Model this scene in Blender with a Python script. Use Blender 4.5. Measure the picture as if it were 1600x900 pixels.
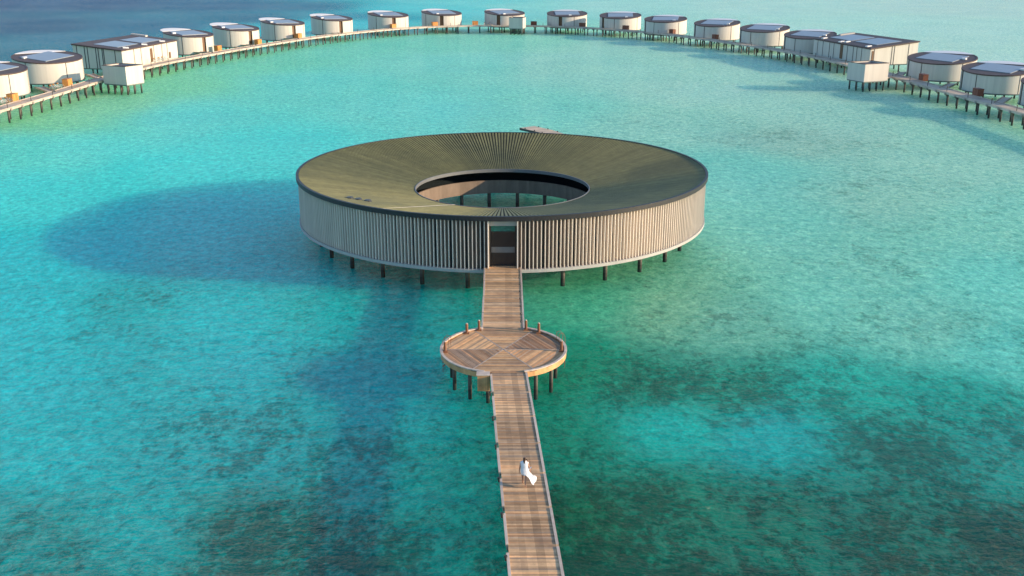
import bpy, math, random
from math import sin, cos, pi, radians, hypot, atan2, exp
from mathutils import Vector, Matrix
random.seed(7)
for o in list(bpy.data.objects): bpy.data.objects.remove(o)
S = bpy.context.scene
COL = S.collection
# ------------------------------------------------------------------ camera
cam_d = bpy.data.cameras.new('camera'); cam = bpy.data.objects.new('camera', cam_d); COL.objects.link(cam)
cam_d.lens = 36.0; cam_d.sensor_width = 36.0; cam_d.clip_end = 20000; cam_d.clip_start = 0.5
cam.location = (0, 0, 28.0)
PITCH = 18.327
cam.rotation_euler = (radians(90 - PITCH), 0, 0)
S.camera = cam
S.render.resolution_x = 1024; S.render.resolution_y = 576
# ------------------------------------------------------------------ light
SUN_AZ, SUN_EL = 101.0, 13.8           # azimuth clockwise from +Y
W = bpy.data.worlds.new('World'); S.world = W; W.use_nodes = True
nt = W.node_tree; bg = nt.nodes['Background']
sky = nt.nodes.new('ShaderNodeTexSky'); sky.sky_type = 'NISHITA'; sky.sun_disc = False
sky.sun_elevation = radians(SUN_EL); sky.sun_rotation = radians(SUN_AZ)
sky.air_density = 1.0; sky.dust_density = 0.6; sky.ozone_density = 3.0
nt.links.new(sky.outputs[0], bg.inputs[0]); bg.inputs[1].default_value = 0.15
sd = bpy.data.lights.new('sun', 'SUN'); sd.energy = 3.5; sd.angle = radians(0.6); sd.color = (1.0, 0.77, 0.53)
sun = bpy.data.objects.new('sun', sd); COL.objects.link(sun)
a, e = radians(SUN_AZ), radians(SUN_EL)
sdir = Vector((sin(a) * cos(e), cos(a) * cos(e), sin(e)))
sun.rotation_euler = sdir.to_track_quat('Z', 'Y').to_euler(); sun.location = (80, -10, 60)
S.cycles.max_bounces = 6; S.cycles.transparent_max_bounces = 6
S.view_settings.view_transform = 'Standard'; S.view_settings.look = 'None'
S.view_settings.exposure = 1.2; S.view_settings.gamma = 1.0

# ------------------------------------------------------------------ helpers
class MB:
    """collects geometry; build() links it as ONE mesh object"""
    def __init__(s): s.v = []; s.f = []; s.c = []; s.m = []
    def face(s, pts, col=1.0, m=0):
        n = len(s.v); s.v += [tuple(p) for p in pts]; s.f.append(tuple(range(n, n + len(pts)))); s.c.append(col); s.m.append(m)
    def hexa(s, b, t, col=1.0, m=0, caps=True):
        """prism from polygon b (bottom, counter-clockwise) to t (top)"""
        n = len(s.v); k = len(b); s.v += [tuple(p) for p in b] + [tuple(p) for p in t]
        fs = [(n + i, n + (i + 1) % k, n + k + (i + 1) % k, n + k + i) for i in range(k)]
        if caps: fs += [tuple(n + k + i for i in range(k)), tuple(n + i for i in reversed(range(k)))]
        s.f += fs; s.c += [col] * len(fs); s.m += [m] * len(fs)
    def box(s, cx, cy, cz, lx, ly, lz, rz=0, col=1.0, m=0):
        c, q = cos(rz), sin(rz); P = []
        for x, y in ((-lx, -ly), (lx, -ly), (lx, ly), (-lx, ly)):
            x /= 2; y /= 2; P.append((cx + x * c - y * q, cy + x * q + y * c))
        s.hexa([(x, y, cz - lz / 2) for x, y in P], [(x, y, cz + lz / 2) for x, y in P], col, m)
    def bar(s, p, q, w, h, col=1.0, m=0):
        p = Vector(p); q = Vector(q); d = (q - p).normalized()
        u = Vector((0, 0, 1)) if abs(d.z) < .95 else Vector((1, 0, 0))
        r = d.cross(u).normalized(); u = r.cross(d)
        R = [(-r * w - u * h) / 2, (r * w - u * h) / 2, (r * w + u * h) / 2, (-r * w + u * h) / 2]
        s.hexa([p + k for k in R], [q + k for k in R], col, m)
    def cyl(s, x, y, z0, z1, r0, r1=None, n=10, col=1.0, m=0):
        r1 = r0 if r1 is None else r1
        s.hexa([(x + r0 * cos(2 * pi * i / n), y + r0 * sin(2 * pi * i / n), z0) for i in range(n)],
               [(x + r1 * cos(2 * pi * i / n), y + r1 * sin(2 * pi * i / n), z1) for i in range(n)], col, m)
    def tube(s, p, q, r, n=6, col=1.0, m=0, r2=None):
        p = Vector(p); q = Vector(q); d = (q - p).normalized(); r2 = r if r2 is None else r2
        u = Vector((0, 0, 1)) if abs(d.z) < .95 else Vector((1, 0, 0))
        a = d.cross(u).normalized(); b = d.cross(a)
        s.hexa([p + (a * cos(2 * pi * i / n) + b * sin(2 * pi * i / n)) * r for i in range(n)],
               [q + (a * cos(2 * pi * i / n) + b * sin(2 * pi * i / n)) * r2 for i in range(n)], col, m)
    def band(s, cx, cy, prof, n=256, a0=0, a1=2 * pi, col=None, m=0, close=True):
        """closed profile [(r,z)...] swept round an arc"""
        full = abs(a1 - a0 - 2 * pi) < 1e-6
        k = len(prof)
        for i in range(n):
            A = a0 + (a1 - a0) * i / n; B = a0 + (a1 - a0) * (i + 1) / n
            c = 1.0 if col is None else col(i)
            for j in range(k if close else k - 1):
                (r0, z0), (r1, z1) = prof[j], prof[(j + 1) % k]
                s.face([(cx + r0 * cos(A), cy + r0 * sin(A), z0), (cx + r1 * cos(A), cy + r1 * sin(A), z1),
                        (cx + r1 * cos(B), cy + r1 * sin(B), z1), (cx + r0 * cos(B), cy + r0 * sin(B), z0)][::-1], c, m)
        if not full and close:
            for A, rev in ((a0, 0), (a1, 1)):
                P = [(cx + r * cos(A), cy + r * sin(A), z) for r, z in prof]
                s.face(P[::-1] if rev else P, 1.0, m)
    def build(s, name, mats, parent=None, smooth=False):
        me = bpy.data.meshes.new(name); me.from_pydata(s.v, [], s.f)
        if not isinstance(mats, (list, tuple)): mats = [mats]
        for q in mats: me.materials.append(q)
        if len(mats) > 1: me.polygons.foreach_set('material_index', s.m)
        ca = me.color_attributes.new('Col', 'FLOAT_COLOR', 'CORNER'); buf = []
        for f, c in zip(s.f, s.c):
            t = (c, c, c, 1) if isinstance(c, (int, float)) else (*c, 1)
            buf += list(t) * len(f)
        ca.data.foreach_set('color', buf)
        if smooth: me.polygons.foreach_set('use_smooth', [True] * len(me.polygons))
        me.update()
        o = bpy.data.objects.new(name, me); COL.objects.link(o)
        if parent:
            o.parent = parent
        return o

def empty(name, loc=(0, 0, 0), rz=0):
    o = bpy.data.objects.new(name, None); COL.objects.link(o); o.location = loc; o.rotation_euler = (0, 0, rz); o.empty_display_size = .5
    return o
def tag(o, label=None, cat=None, group=None, kind=None):
    if label: o['label'] = label
    if cat: o['category'] = cat
    if group: o['group'] = group
    if kind: o['kind'] = kind
    return o
def copy_tree(o, parent=None):
    c = o.copy(); COL.objects.link(c); c.parent = parent
    for ch in list(KIDS.get(o.name, [])):
        copy_tree(ch, c)
    return c
KIDS = {}
def kids(root):
    """remember the children of a prototype so that copies can be made without an update"""
    for o in list(COL.objects):
        if o.parent is root: KIDS.setdefault(root.name, []).append(o); kids(o)

def mat(name, col, rough=.7, var=.12, scale=1.0, stretch=(1, 1, 1), bump=0.0, bscale=None, attr=True, spec=.3, metallic=0, dark=None, dscale=.3, damt=0):
    m = bpy.data.materials.new(name); m.use_nodes = True; t = m.node_tree; N = t.nodes; L = t.links
    b = N['Principled BSDF']; b.inputs['Roughness'].default_value = rough; b.inputs['Metallic'].default_value = metallic
    b.inputs['Specular IOR Level'].default_value = spec
    tc = N.new('ShaderNodeTexCoord'); mp = N.new('ShaderNodeMapping'); L.new(tc.outputs['Object'], mp.inputs[0])
    mp.inputs['Scale'].default_value = stretch
    n = N.new('ShaderNodeTexNoise'); n.inputs['Scale'].default_value = scale; n.inputs['Detail'].default_value = 6; n.inputs['Roughness'].default_value = .65
    L.new(mp.outputs[0], n.inputs['Vector'])
    mr = N.new('ShaderNodeMapRange'); mr.inputs['From Min'].default_value = .25; mr.inputs['From Max'].default_value = .75
    mr.inputs['To Min'].default_value = 1 - var; mr.inputs['To Max'].default_value = 1 + var
    L.new(n.outputs['Fac'], mr.inputs['Value'])
    mx = N.new('ShaderNodeMix'); mx.data_type = 'RGBA'; mx.blend_type = 'MULTIPLY'; mx.inputs['Factor'].default_value = 1
    mx.inputs['A'].default_value = (*col, 1); L.new(mr.outputs[0], mx.inputs['B'])
    out = mx.outputs['Result']
    if attr:
        at = N.new('ShaderNodeAttribute'); at.attribute_name = 'Col'
        m2 = N.new('ShaderNodeMix'); m2.data_type = 'RGBA'; m2.blend_type = 'MULTIPLY'; m2.inputs['Factor'].default_value = 1
        L.new(out, m2.inputs['A']); L.new(at.outputs['Color'], m2.inputs['B']); out = m2.outputs['Result']
    if dark:
        n2 = N.new('ShaderNodeTexNoise'); n2.inputs['Scale'].default_value = dscale; n2.inputs['Detail'].default_value = 5
        L.new(mp.outputs[0], n2.inputs['Vector'])
        r2 = N.new('ShaderNodeMapRange'); r2.inputs['From Min'].default_value = .5; r2.inputs['From Max'].default_value = .72; r2.inputs['To Max'].default_value = damt
        L.new(n2.outputs['Fac'], r2.inputs['Value'])
        m3 = N.new('ShaderNodeMix'); m3.data_type = 'RGBA'; L.new(r2.outputs[0], m3.inputs['Factor'])
        L.new(out, m3.inputs['A']); m3.inputs['B'].default_value = (*dark, 1); out = m3.outputs['Result']
    L.new(out, b.inputs['Base Color'])
    if bump:
        bp = N.new('ShaderNodeBump'); bp.inputs['Strength'].default_value = bump; bp.inputs['Distance'].default_value = .02
        nb = N.new('ShaderNodeTexNoise'); nb.inputs['Scale'].default_value = bscale or scale * 4; nb.inputs['Detail'].default_value = 4
        L.new(mp.outputs[0], nb.inputs['Vector']); L.new(nb.outputs['Fac'], bp.inputs['Height']); L.new(bp.outputs[0], b.inputs['Normal'])
    return m

M = dict(
    roof_green=mat('roof_green', (.165, .155, .06), .6, .25, 1.2, bump=.2, dark=(.06, .07, .035), dscale=.12, damt=.55),
    roof_gap=mat('roof_gap', (.035, .035, .022), .8, .2, 2),
    fascia=mat('dark_fascia', (.022, .022, .024), .5, .2, 2),
    rim=mat('grey_rim', (.13, .135, .135), .45, .15, 2),
    fin=mat('pale_fin', (.64, .56, .48), .6, .12, 1.5, (1, 1, .15)),
    backing=mat('screen_backing', (.15, .115, .095), .8, .25, 1.5, (1, 1, .2)),
    seam=mat('seam_strip', (.075, .07, .068), .6, .1),
    slot=mat('black_slot', (.012, .012, .014), .5, .1),
    plinth=mat('pale_plinth', (.33, .32, .30), .65, .12, 1),
    parapet=mat('courtyard_parapet', (.17, .125, .09), .7, .18, 2, (1, 1, .3)),
    glass=mat('dark_glass', (.012, .016, .018), .12, .1, 1, spec=.5, attr=False),
    transom=mat('water_reflection_glass', (.015, .13, .11), .2, .6, 3, (1, 1, 3), spec=.5, attr=False),  # teal of reflected water is painted into the pane
    floor=mat('spa_floor', (.12, .08, .055), .7, .25, 3),
    pile=mat('pile_concrete', (.10, .088, .075), .8, .3, 2),
    pilecap=mat('pile_cap', (.26, .23, .20), .75, .2, 2),
    plank=mat('weathered_plank', (.50, .335, .185), .62, .22, 2.2, (1, 1, 1), bump=.3, dark=(.16, .10, .07), dscale=.5, damt=.45),
    kerb=mat('pale_kerb', (.46, .38, .31), .65, .2, 2.5, bump=.2),
    fasciawood=mat('orange_fascia', (.50, .27, .12), .6, .3, 2, bump=.2),
    post=mat('post_wood', (.19, .085, .045), .6, .25, 4),
    hutwall=mat('white_cladding', (.50, .46, .405), .65, .06, 1.2, (1, 1, .12), bump=.15),
    hutroof=mat('brown_roof', (.085, .068, .066), .7, .18, 1.0),
    hutrim=mat('brown_rim', (.075, .048, .042), .6, .2, 1.0),
    solar=mat('blue_grey_panel', (.20, .23, .26), .35, .08, .8, spec=.5),
    white=mat('plain_white', (.66, .65, .63), .6, .05, 2),
    hutunder=mat('hut_plinth', (.13, .16, .15), .7, .15, 2),
    door=mat('brown_door', (.14, .075, .04), .6, .2, 3),
    cabinet=mat('orange_cabinet', (.52, .22, .06), .6, .2, 2),
    cabinet_dark=mat('redwood_cabinet', (.17, .06, .035), .6, .2, 2),
    sand_deck=mat('pale_deck', (.46, .36, .26), .7, .2, .8),
    metal=mat('black_metal', (.03, .028, .026), .4, .1, 2),
    skin=mat('skin', (.36, .19, .12), .55, .05, 5, attr=False),
    hair=mat('brown_hair', (.05, .025, .014), .5, .3, 20, (1, 1, .2), attr=False),
    cloth=mat('white_cloth', (.62, .63, .65), .8, .05, 4, attr=False),
)

# ------------------------------------------------------------------ water
PT = radians(PITCH)
def un(px, py, z):
    """a pixel of the 1600x900 photograph turned into the ground position it shows (used for measuring only)"""
    u, v = (px - 800) / 1600., (py - 450) / 1600.
    dy, dz = cos(PT) - v * sin(PT), -sin(PT) - v * cos(PT); t = (z - 28.) / dz
    return u * t, dy * t
def lin(c): 
    return tuple((x / 255 / 12.92) if x / 255 <= .04045 else ((x / 255 + .055) / 1.055) ** 2.4 for x in c)
# seabed colours at measured places: (x, y in the photo, sRGB with sky reflection and shadow offset painted in, amount of reef)
CP = [(-100, 5, (0, 72, 112), 0), (150, 5, (0, 80, 118), 0), (350, 8, (0, 90, 126), 0), (500, 10, (0, 98, 132), 0), (560, 25, (20, 124, 150), 0),
 (50, 40, (0, 84, 118), .05), (250, 40, (0, 96, 130), .05), (400, 28, (0, 96, 128), 0), (150, 60, (0, 102, 132), 0), (20, 80, (0, 104, 130), 0),
 (440, 45, (64, 176, 190), 0), (540, 35, (76, 186, 198), 0), (620, 12, (80, 186, 196), 0), (700, 12, (92, 196, 198), 0), (740, 3, (100, 198, 196), 0),
 (820, 8, (132, 206, 196), .05), (950, 8, (156, 210, 198), .05), (1200, 8, (176, 212, 200), .05), (1500, 8, (182, 206, 196), .1), (1700, 8, (180, 204, 194), .1),  # pale sky reflection at far right is painted into these tints
 (1300, 35, (172, 214, 200), .05), (1560, 50, (172, 210, 198), .05), (1580, 82, (168, 212, 198), .05),
 (60, 185, (130, 205, 150), .1), (150, 160, (140, 208, 158), .1), (240, 125, (130, 210, 160), .05), (360, 95, (120, 208, 170), .05), (480, 72, (118, 206, 176), .05), (600, 58, (116, 202, 176), .05), (740, 55, (124, 200, 172), .05),  # greenish reflection along the curved boardwalk is painted in
 (840, 55, (140, 208, 180), .05), (1000, 68, (148, 208, 184), .05), (1150, 95, (150, 208, 184), .05), (1300, 135, (150, 204, 178), .1), (1450, 170, (134, 204, 176), .1), (1580, 215, (126, 200, 172), .1),
 (20, 230, (100, 212, 192), .05), (120, 230, (104, 216, 202), .05), (300, 180, (104, 210, 198), .05), (500, 130, (108, 206, 190), .1), (700, 100, (122, 204, 186), .1), (900, 100, (142, 208, 188), .1), (1100, 140, (152, 208, 188), .15), (1300, 180, (146, 202, 182), .25), (1500, 250, (140, 202, 182), .25),
 (60, 300, (82, 214, 208), .05), (250, 260, (82, 212, 206), .05), (420, 220, (88, 210, 202), .1), (650, 170, (110, 206, 194), .15), (850, 170, (128, 204, 186), .25), (1050, 190, (134, 202, 182), .3), (1250, 215, (138, 186, 168), .45), (1400, 300, (132, 198, 178), .4), (1560, 340, (118, 204, 184), .3),
 (100, 400, (44, 194, 202), .1), (300, 340, (50, 192, 198), .1), (440, 420, (34, 184, 192), .1), (1150, 260, (104, 200, 184), .2), (1180, 340, (110, 204, 186), .25), (1350, 400, (112, 200, 180), .4), (1560, 440, (100, 208, 192), .25),
 (40, 480, (44, 190, 200), .2), (200, 470, (38, 170, 176), .5), (350, 480, (36, 184, 192), .25), (500, 480, (26, 180, 180), .2), (620, 500, (24, 165, 165), .35),
 (940, 470, (54, 164, 128), .2), (1040, 480, (110, 176, 140), .3), (1150, 500, (96, 176, 152), .4), (1300, 470, (106, 202, 180), .3), (1450, 500, (108, 196, 178), .3), (1570, 540, (84, 200, 188), .35),
 (60, 580, (36, 184, 194), .2), (220, 580, (34, 172, 180), .3), (380, 560, (28, 176, 186), .35), (520, 580, (26, 160, 168), .5), (640, 620, (26, 172, 176), .4), (900, 560, (36, 140, 116), .4), (1020, 600, (60, 134, 116), .8), (1150, 600, (64, 146, 126), .75), (1300, 600, (60, 170, 156), .5), (1500, 620, (52, 156, 146), .6),
 (80, 700, (32, 176, 184), .3), (250, 700, (32, 164, 172), .55), (420, 690, (28, 160, 168), .6), (580, 720, (24, 160, 160), .6), (720, 740, (20, 150, 146), .5), (900, 680, (26, 140, 122), .5), (1040, 655, (40, 178, 172), .1), (1200, 670, (40, 168, 170), .3), (1400, 700, (34, 136, 130), .7), (1580, 700, (40, 144, 140), .65),  # points left of the long boardwalk are lightened against its cast shadow
 (60, 830, (26, 150, 152), .5), (220, 800, (34, 166, 170), .4), (380, 820, (22, 130, 128), .75), (520, 860, (24, 138, 132), .8), (700, 860, (20, 140, 136), .65), (900, 800, (24, 112, 92), .7), (1050, 780, (28, 128, 112), .75), (1200, 800, (28, 120, 108), .85), (1400, 820, (26, 116, 108), .9), (1580, 860, (22, 104, 100), .9),
 (100, 960, (20, 124, 124), .6), (500, 980, (16, 110, 108), .8), (800, 980, (16, 100, 96), .8), (1100, 980, (24, 110, 98), .85), (1500, 980, (20, 100, 94), .9), (-150, 500, (44, 186, 196), .2), (-150, 800, (28, 150, 156), .4), (1750, 500, (90, 196, 182), .4), (1750, 800, (30, 120, 112), .8)]
E_GAIN, SPEC = (0.62, 0.88, 0.98), (0.05, 0.03, 0.04)
def warp(x, y):
    yy = max(y, 12.0); return 3.0 * x / (yy + 12) , math.log(yy) * 1.9
CPW = []
for px, py, c, r in CP:
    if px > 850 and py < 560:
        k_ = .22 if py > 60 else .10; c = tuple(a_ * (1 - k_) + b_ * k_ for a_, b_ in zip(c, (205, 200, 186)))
    if py > 450: r = min(.85, r + .03)
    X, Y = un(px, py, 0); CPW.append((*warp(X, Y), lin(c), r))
# the reef edge: beyond it the bottom drops to deep blue
EDGE = [un(*q, 0) for q in ((-60, 118), (60, 84), (250, 62), (400, 50), (480, 40), (540, 29), (600, 19.5), (650, 11), (705, 4), (760, -6), (860, -20))]
def edge_dist(x, y):
    """> 0 on the ocean side"""
    best = 1e9; sg = 1
    for (ax, ay), (bx, by) in zip(EDGE, EDGE[1:]):
        dx, dy = bx - ax, by - ay; t = max(0, min(1, ((x - ax) * dx + (y - ay) * dy) / (dx * dx + dy * dy)))
        qx, qy = x - ax - t * dx, y - ay - t * dy; d = hypot(qx, qy)
        if d < best: best = d; sg = 1 if dx * qy - dy * qx > 0 else -1
    return best * sg
def seabed(x, y):
    u, v = warp(x, y); ws = 0; acc = [0, 0, 0, 0]
    deep = edge_dist(x, y) if y > 120 else -99
    for cu, cv, c, r in CPW:
        d2 = (u - cu) ** 2 + (v - cv) ** 2
        w = 1 / (d2 + .012) ** 2.2
        ws += w; acc[0] += w * c[0]; acc[1] += w * c[1]; acc[2] += w * c[2]; acc[3] += w * r
    return [q / ws for q in acc], deep
ys = [-400, -150, -60, -20, 0]; y = 8.0
while y < 700: ys.append(y); y *= 1.022
while y < 9000: ys.append(y); y *= 1.15
us = [-6, -3, -1.8, -1.2]; k = -0.9
while k <= .9001: us.append(k); k += .0145
us += [1.2, 1.8, 3, 6]
V, F, cols, deeps = [], [], [], []
for y in ys:
    for u in us:
        x = u * (max(y, 12) + 12); V.append((x, y, 0))
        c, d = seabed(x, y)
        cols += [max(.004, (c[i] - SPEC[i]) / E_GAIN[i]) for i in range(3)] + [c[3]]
nu = len(us)
for j in range(len(ys) - 1):
    for i in range(nu - 1):
        q = j * nu + i; F.append((q, q + 1, q + nu + 1, q + nu))
me = bpy.data.meshes.new('water'); me.from_pydata(V, [], F)
ca = me.color_attributes.new('Seabed', 'FLOAT_COLOR', 'POINT'); ca.data.foreach_set('color', cols)
bed = bpy.data.objects.new('seabed', me); bed.location = (0, 0, -.35); COL.objects.link(bed); tag(bed, kind='structure', label='pale sand sea floor with dark reef patches')
wme = bpy.data.meshes.new('water'); wme.from_pydata([(-30000, -500, 0), (30000, -500, 0), (30000, 9500, 0), (-30000, 9500, 0)], [], [(0, 1, 2, 3)])
water = bpy.data.objects.new('water', wme); COL.objects.link(water); tag(water, kind='structure', label='clear rippled turquoise lagoon water')

def water_mat(surface):
    m = bpy.data.materials.new('lagoon_water'); m.use_nodes = True; t = m.node_tree; N = t.nodes; L = t.links; b = N['Principled BSDF']
    def n_(k, **kw):
        n = N.new(k)
        for a_, v_ in kw.items(): setattr(n, a_, v_)
        return n
    tc = n_('ShaderNodeTexCoord')
    def mapping(sc, rz=0):
        q = n_('ShaderNodeMapping'); L.new(tc.outputs['Object'], q.inputs[0]); q.inputs['Scale'].default_value = sc; q.inputs['Rotation'].default_value = (0, 0, rz); return q.outputs[0]
    def noise(vec, s, d=4, r=.55, dist=0):
        q = n_('ShaderNodeTexNoise'); L.new(vec, q.inputs['Vector']); q.inputs['Scale'].default_value = s; q.inputs['Detail'].default_value = d; q.inputs['Roughness'].default_value = r; q.inputs['Distortion'].default_value = dist; return q.outputs['Fac']
    def mrange(v, a, b_, c=0, d=1, smooth=False):
        q = n_('ShaderNodeMapRange'); q.interpolation_type = 'SMOOTHSTEP' if smooth else 'LINEAR'
        L.new(v, q.inputs['Value'])
        for k, x in zip(('From Min', 'From Max', 'To Min', 'To Max'), (a, b_, c, d)): 
            if hasattr(x, 'links'): L.new(x, q.inputs[k])
            else: q.inputs[k].default_value = x
        return q.outputs[0]
    def mth(op, a, b_=None):
        q = n_('ShaderNodeMath', operation=op)
        for i, x in enumerate((a, b_)):
            if x is None: continue
            if hasattr(x, 'links'): L.new(x, q.inputs[i])
            else: q.inputs[i].default_value = x
        return q.outputs[0]
    def mixc(f, a, b_, mode='MIX'):
        q = n_('ShaderNodeMix', data_type='RGBA', blend_type=mode)
        for k, x in (('Factor', f), ('A', a), ('B', b_)):
            if hasattr(x, 'links'): L.new(x, q.inputs[k])
            else: q.inputs[k].default_value = x if k == 'Factor' else (*x, 1)
        return q.outputs['Result']
    at = n_('ShaderNodeAttribute', attribute_name='Seabed')
    vec = mapping((1, 1, 1)); vs = mapping((1.15, .85, 1), radians(-12))
    # reef: clumps at three sizes, more where the measured reef amount is high
    big = noise(vs, .10, 5, .62, .3); mid = noise(vs, .42, 7, .72, .5); fine = noise(vs, 1.5, 6, .8, .4)
    sm = mth('ADD', mth('MULTIPLY', big, .26), mth('ADD', mth('MULTIPLY', mid, .34), mth('MULTIPLY', fine, .40)))
    thr = mrange(at.outputs['Alpha'], 0, 1, .60, .445)
    msk = mrange(mth('SUBTRACT', sm, thr), -.035, .05, 0, 1, True)
    amt = mth('MULTIPLY', msk, mrange(at.outputs['Alpha'], 0, .9, .45, .85))
    dark = mixc(1.0, at.outputs['Color'], (.25, .33, .33), 'MULTIPLY')
    c = mixc(amt, at.outputs['Color'], dark)
    # brownish coral tops inside the dark patches
    brown = mrange(mth('MULTIPLY', noise(vs, .9, 4, .6), amt), .36, .62, 0, .30)
    c = mixc(brown, c, (.06, .075, .045))
    # sand tone drift
    c = mixc(1.0, c, mixc(mrange(noise(vec, .045, 3), .3, .7), (.90, .95, .97), (1.10, 1.04, 1.02)), 'MULTIPLY')
    c = mixc(1.0, c, mixc(mrange(noise(vs, 1.1, 6, .75, .6), .34, .66), (.5, .70, .72), (1.7, 1.30, 1.26)), 'MULTIPLY')
    c = mixc(1.0, c, mixc(mrange(noise(vs, 3.4, 5, .75, .3), .36, .64), (.72, .84, .84), (1.32, 1.16, 1.15)), 'MULTIPLY')
    streak = mth('MULTIPLY', mrange(noise(mapping((.5, 1.4, 1), radians(30)), .5, 6, .75, .8), .54, .66, 0, 1, True), .35)
    c = mixc(streak, c, mixc(1.0, c, (1.9, 1.38, 1.3), 'MULTIPLY'))
    L.new(c, b.inputs['Base Color'])
    b.inputs['Roughness'].default_value = .9; b.inputs['Specular IOR Level'].default_value = 0
    b.inputs['Subsurface Weight'].default_value = SSS; b.inputs['Subsurface Radius'].default_value = (.6, 1.0, 1.0); b.inputs['Subsurface Scale'].default_value = 26.0
    # waves
    w1 = noise(mapping((.7, 1.25, 1), radians(28)), .45, 3, .55, .3)
    w2 = noise(mapping((.7, 1.3, 1), radians(22)), 1.5, 4, .62, .6)
    w3 = noise(mapping((.9, 1.15, 1), radians(-30)), 4.2, 3, .65, .5)
    gust = mrange(noise(vec, .03, 3, .6), .38, .62, .65, 1.25)
    h = mth('MULTIPLY', mth('ADD', mth('MULTIPLY', w1, .50), mth('ADD', mth('MULTIPLY', w2, .34), mth('MULTIPLY', w3, .12))), gust)
    bp = n_('ShaderNodeBump'); bp.inputs['Strength'].default_value = 1.0; bp.inputs['Distance'].default_value = 1.0
    L.new(h, bp.inputs['Height']); L.new(bp.outputs[0], b.inputs['Normal'])
    if surface:
        gl = n_('ShaderNodeBsdfGlossy'); gl.inputs['Roughness'].default_value = .08; L.new(bp.outputs[0], gl.inputs['Normal'])
        tr = n_('ShaderNodeBsdfTransparent'); tr.inputs[0].default_value = (.74, .98, .985, 1)
        fr = n_('ShaderNodeFresnel'); fr.inputs['IOR'].default_value = 1.33; L.new(bp.outputs[0], fr.inputs['Normal'])
        f2 = mth('MINIMUM', mth('MULTIPLY', fr.outputs[0], .85), .20)
        ms = n_('ShaderNodeMixShader'); L.new(f2, ms.inputs[0]); L.new(tr.outputs[0], ms.inputs[1]); L.new(gl.outputs[0], ms.inputs[2])
        L.new(ms.outputs[0], N['Material Output'].inputs['Surface'])
    return m
SSS = 0.72
me.materials.append(water_mat(False)); wme.materials.append(water_mat(True))

# ------------------------------------------------------------------ ring pavilion
CX, CY, RO, RI = -1.0, 104.3, 20.8, 8.98
ZO, ZI, ZB = 6.6, 4.47, 1.68
ring = empty('ring_pavilion', (CX, CY, 0))
tag(ring, 'large ring-shaped pavilion with olive ribbed roof and pale vertical fins, open in the middle', 'pavilion')
NB = 340
r_ = MB()
r_.band(0, 0, [(RO - .02, ZO - .05), (RI + .02, ZI - .05), (RI + .02, ZI - .25), (RO - .02, ZO - .25)], 240, m=1)
for i in range(NB):
    A = 2 * pi * (i + .5) / NB; hw = 2 * pi / NB * .29
    P = []
    for rr, zz in ((RI + .12, ZI), (RO - .16, ZO)):
        P.append([(rr * cos(A + s * hw), rr * sin(A + s * hw), zz) for s in (-1, 1)])
    (a0, a1), (b0, b1) = P
    lo = lambda p: (p[0], p[1], p[2] - .10)
    hi = lambda p: (p[0], p[1], p[2] + .03)
    cc = .86 + .28 * random.random()
    r_.hexa([lo(a0), lo(b0), lo(b1), lo(a1)], [hi(a0), hi(b0), hi(b1), hi(a1)], cc)
r_.build('roof', [M['roof_green'], M['roof_gap']], ring)
f_ = MB(); f_.band(0, 0, [(RO - .14, ZO + .07), (RO - .14, ZO - .34), (RO + .12, ZO - .34), (RO + .12, ZO + .07)], 288)
f_.build('roof_fascia', M['fascia'], ring)
f_ = MB(); f_.band(0, 0, [(RI + .0, ZI - .28), (RI + .09, ZI - .28), (RI + .09, ZI + .07), (RI + .0, ZI + .07)], 200)
f_.build('inner_rim', M['rim'], ring)
# doorway: centred on x=-0.77 world, i.e. +0.23 in the ring frame, facing -Y
DW = 1.22; DX = .23
aD = atan2(-(RO ** 2 - DX ** 2) ** .5, DX) % (2 * pi); hD = DW / (RO - .3)
a0, a1 = aD + hD, aD - hD + 2 * pi
# backing wall of vertical boards
b_ = MB(); n = 420
b_.band(0, 0, [(RO - .62, ZB + .2), (RO - .62, ZO - .36), (RO - .42, ZO - .36), (RO - .42, ZB + .2)], n, a0, a1, col=lambda i: .8 + .3 * random.random())
b_.build('backing_wall', M['backing'], ring)
# fins, one mesh; black slots between some of them
s_ = MB(); d_ = MB(); NF = 372; step = (a1 - a0) / NF
slots = set(); q = 2
while q < 44:                                  # slots are frequent near the door, on both sides
    for z in (q, NF - q): slots.add(z)
    q += random.choice((3, 4, 4, 5, 5, 6))
for i in range(NF + 1):
    A = a0 + i * step; wd = .058
    c, s = cos(A), sin(A); ra, rb = RO - .42, RO - .06
    t = (-s * wd / 2, c * wd / 2)
    B = [(ra * c - t[0], ra * s - t[1]), (rb * c - t[0], rb * s - t[1]), (rb * c + t[0], rb * s + t[1]), (ra * c + t[0], ra * s + t[1])]
    s_.hexa([(x, y, ZB + .28) for x, y in B], [(x, y, ZO - .345) for x, y in B], .95 + .08 * random.random())
    if i in slots:
        w = step * .5 * (RO - .4) - .04; A2 = A + step / 2; c, s = cos(A2), sin(A2); ra, rb = RO - .41, RO - .33
        t = (-s * w, c * w); B = [(ra * c - t[0], ra * s - t[1]), (rb * c - t[0], rb * s - t[1]), (rb * c + t[0], rb * s + t[1]), (ra * c + t[0], ra * s + t[1])]
        d_ = MB(); d_.hexa([(x, y, ZB + .32) for x, y in B], [(x, y, ZO - .36) for x, y in B]); d_.build('window_slot', M['slot'], ring)
s_.build('fin_screen', M['fin'], ring)
p_ = MB(); p_.band(0, 0, [(RO - .7, ZB), (RO + .04, ZB), (RO + .04, ZB + .275), (RO - .7, ZB + .275)], 288, a0, a1); p_.build('plinth', M['plinth'], ring)
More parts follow.
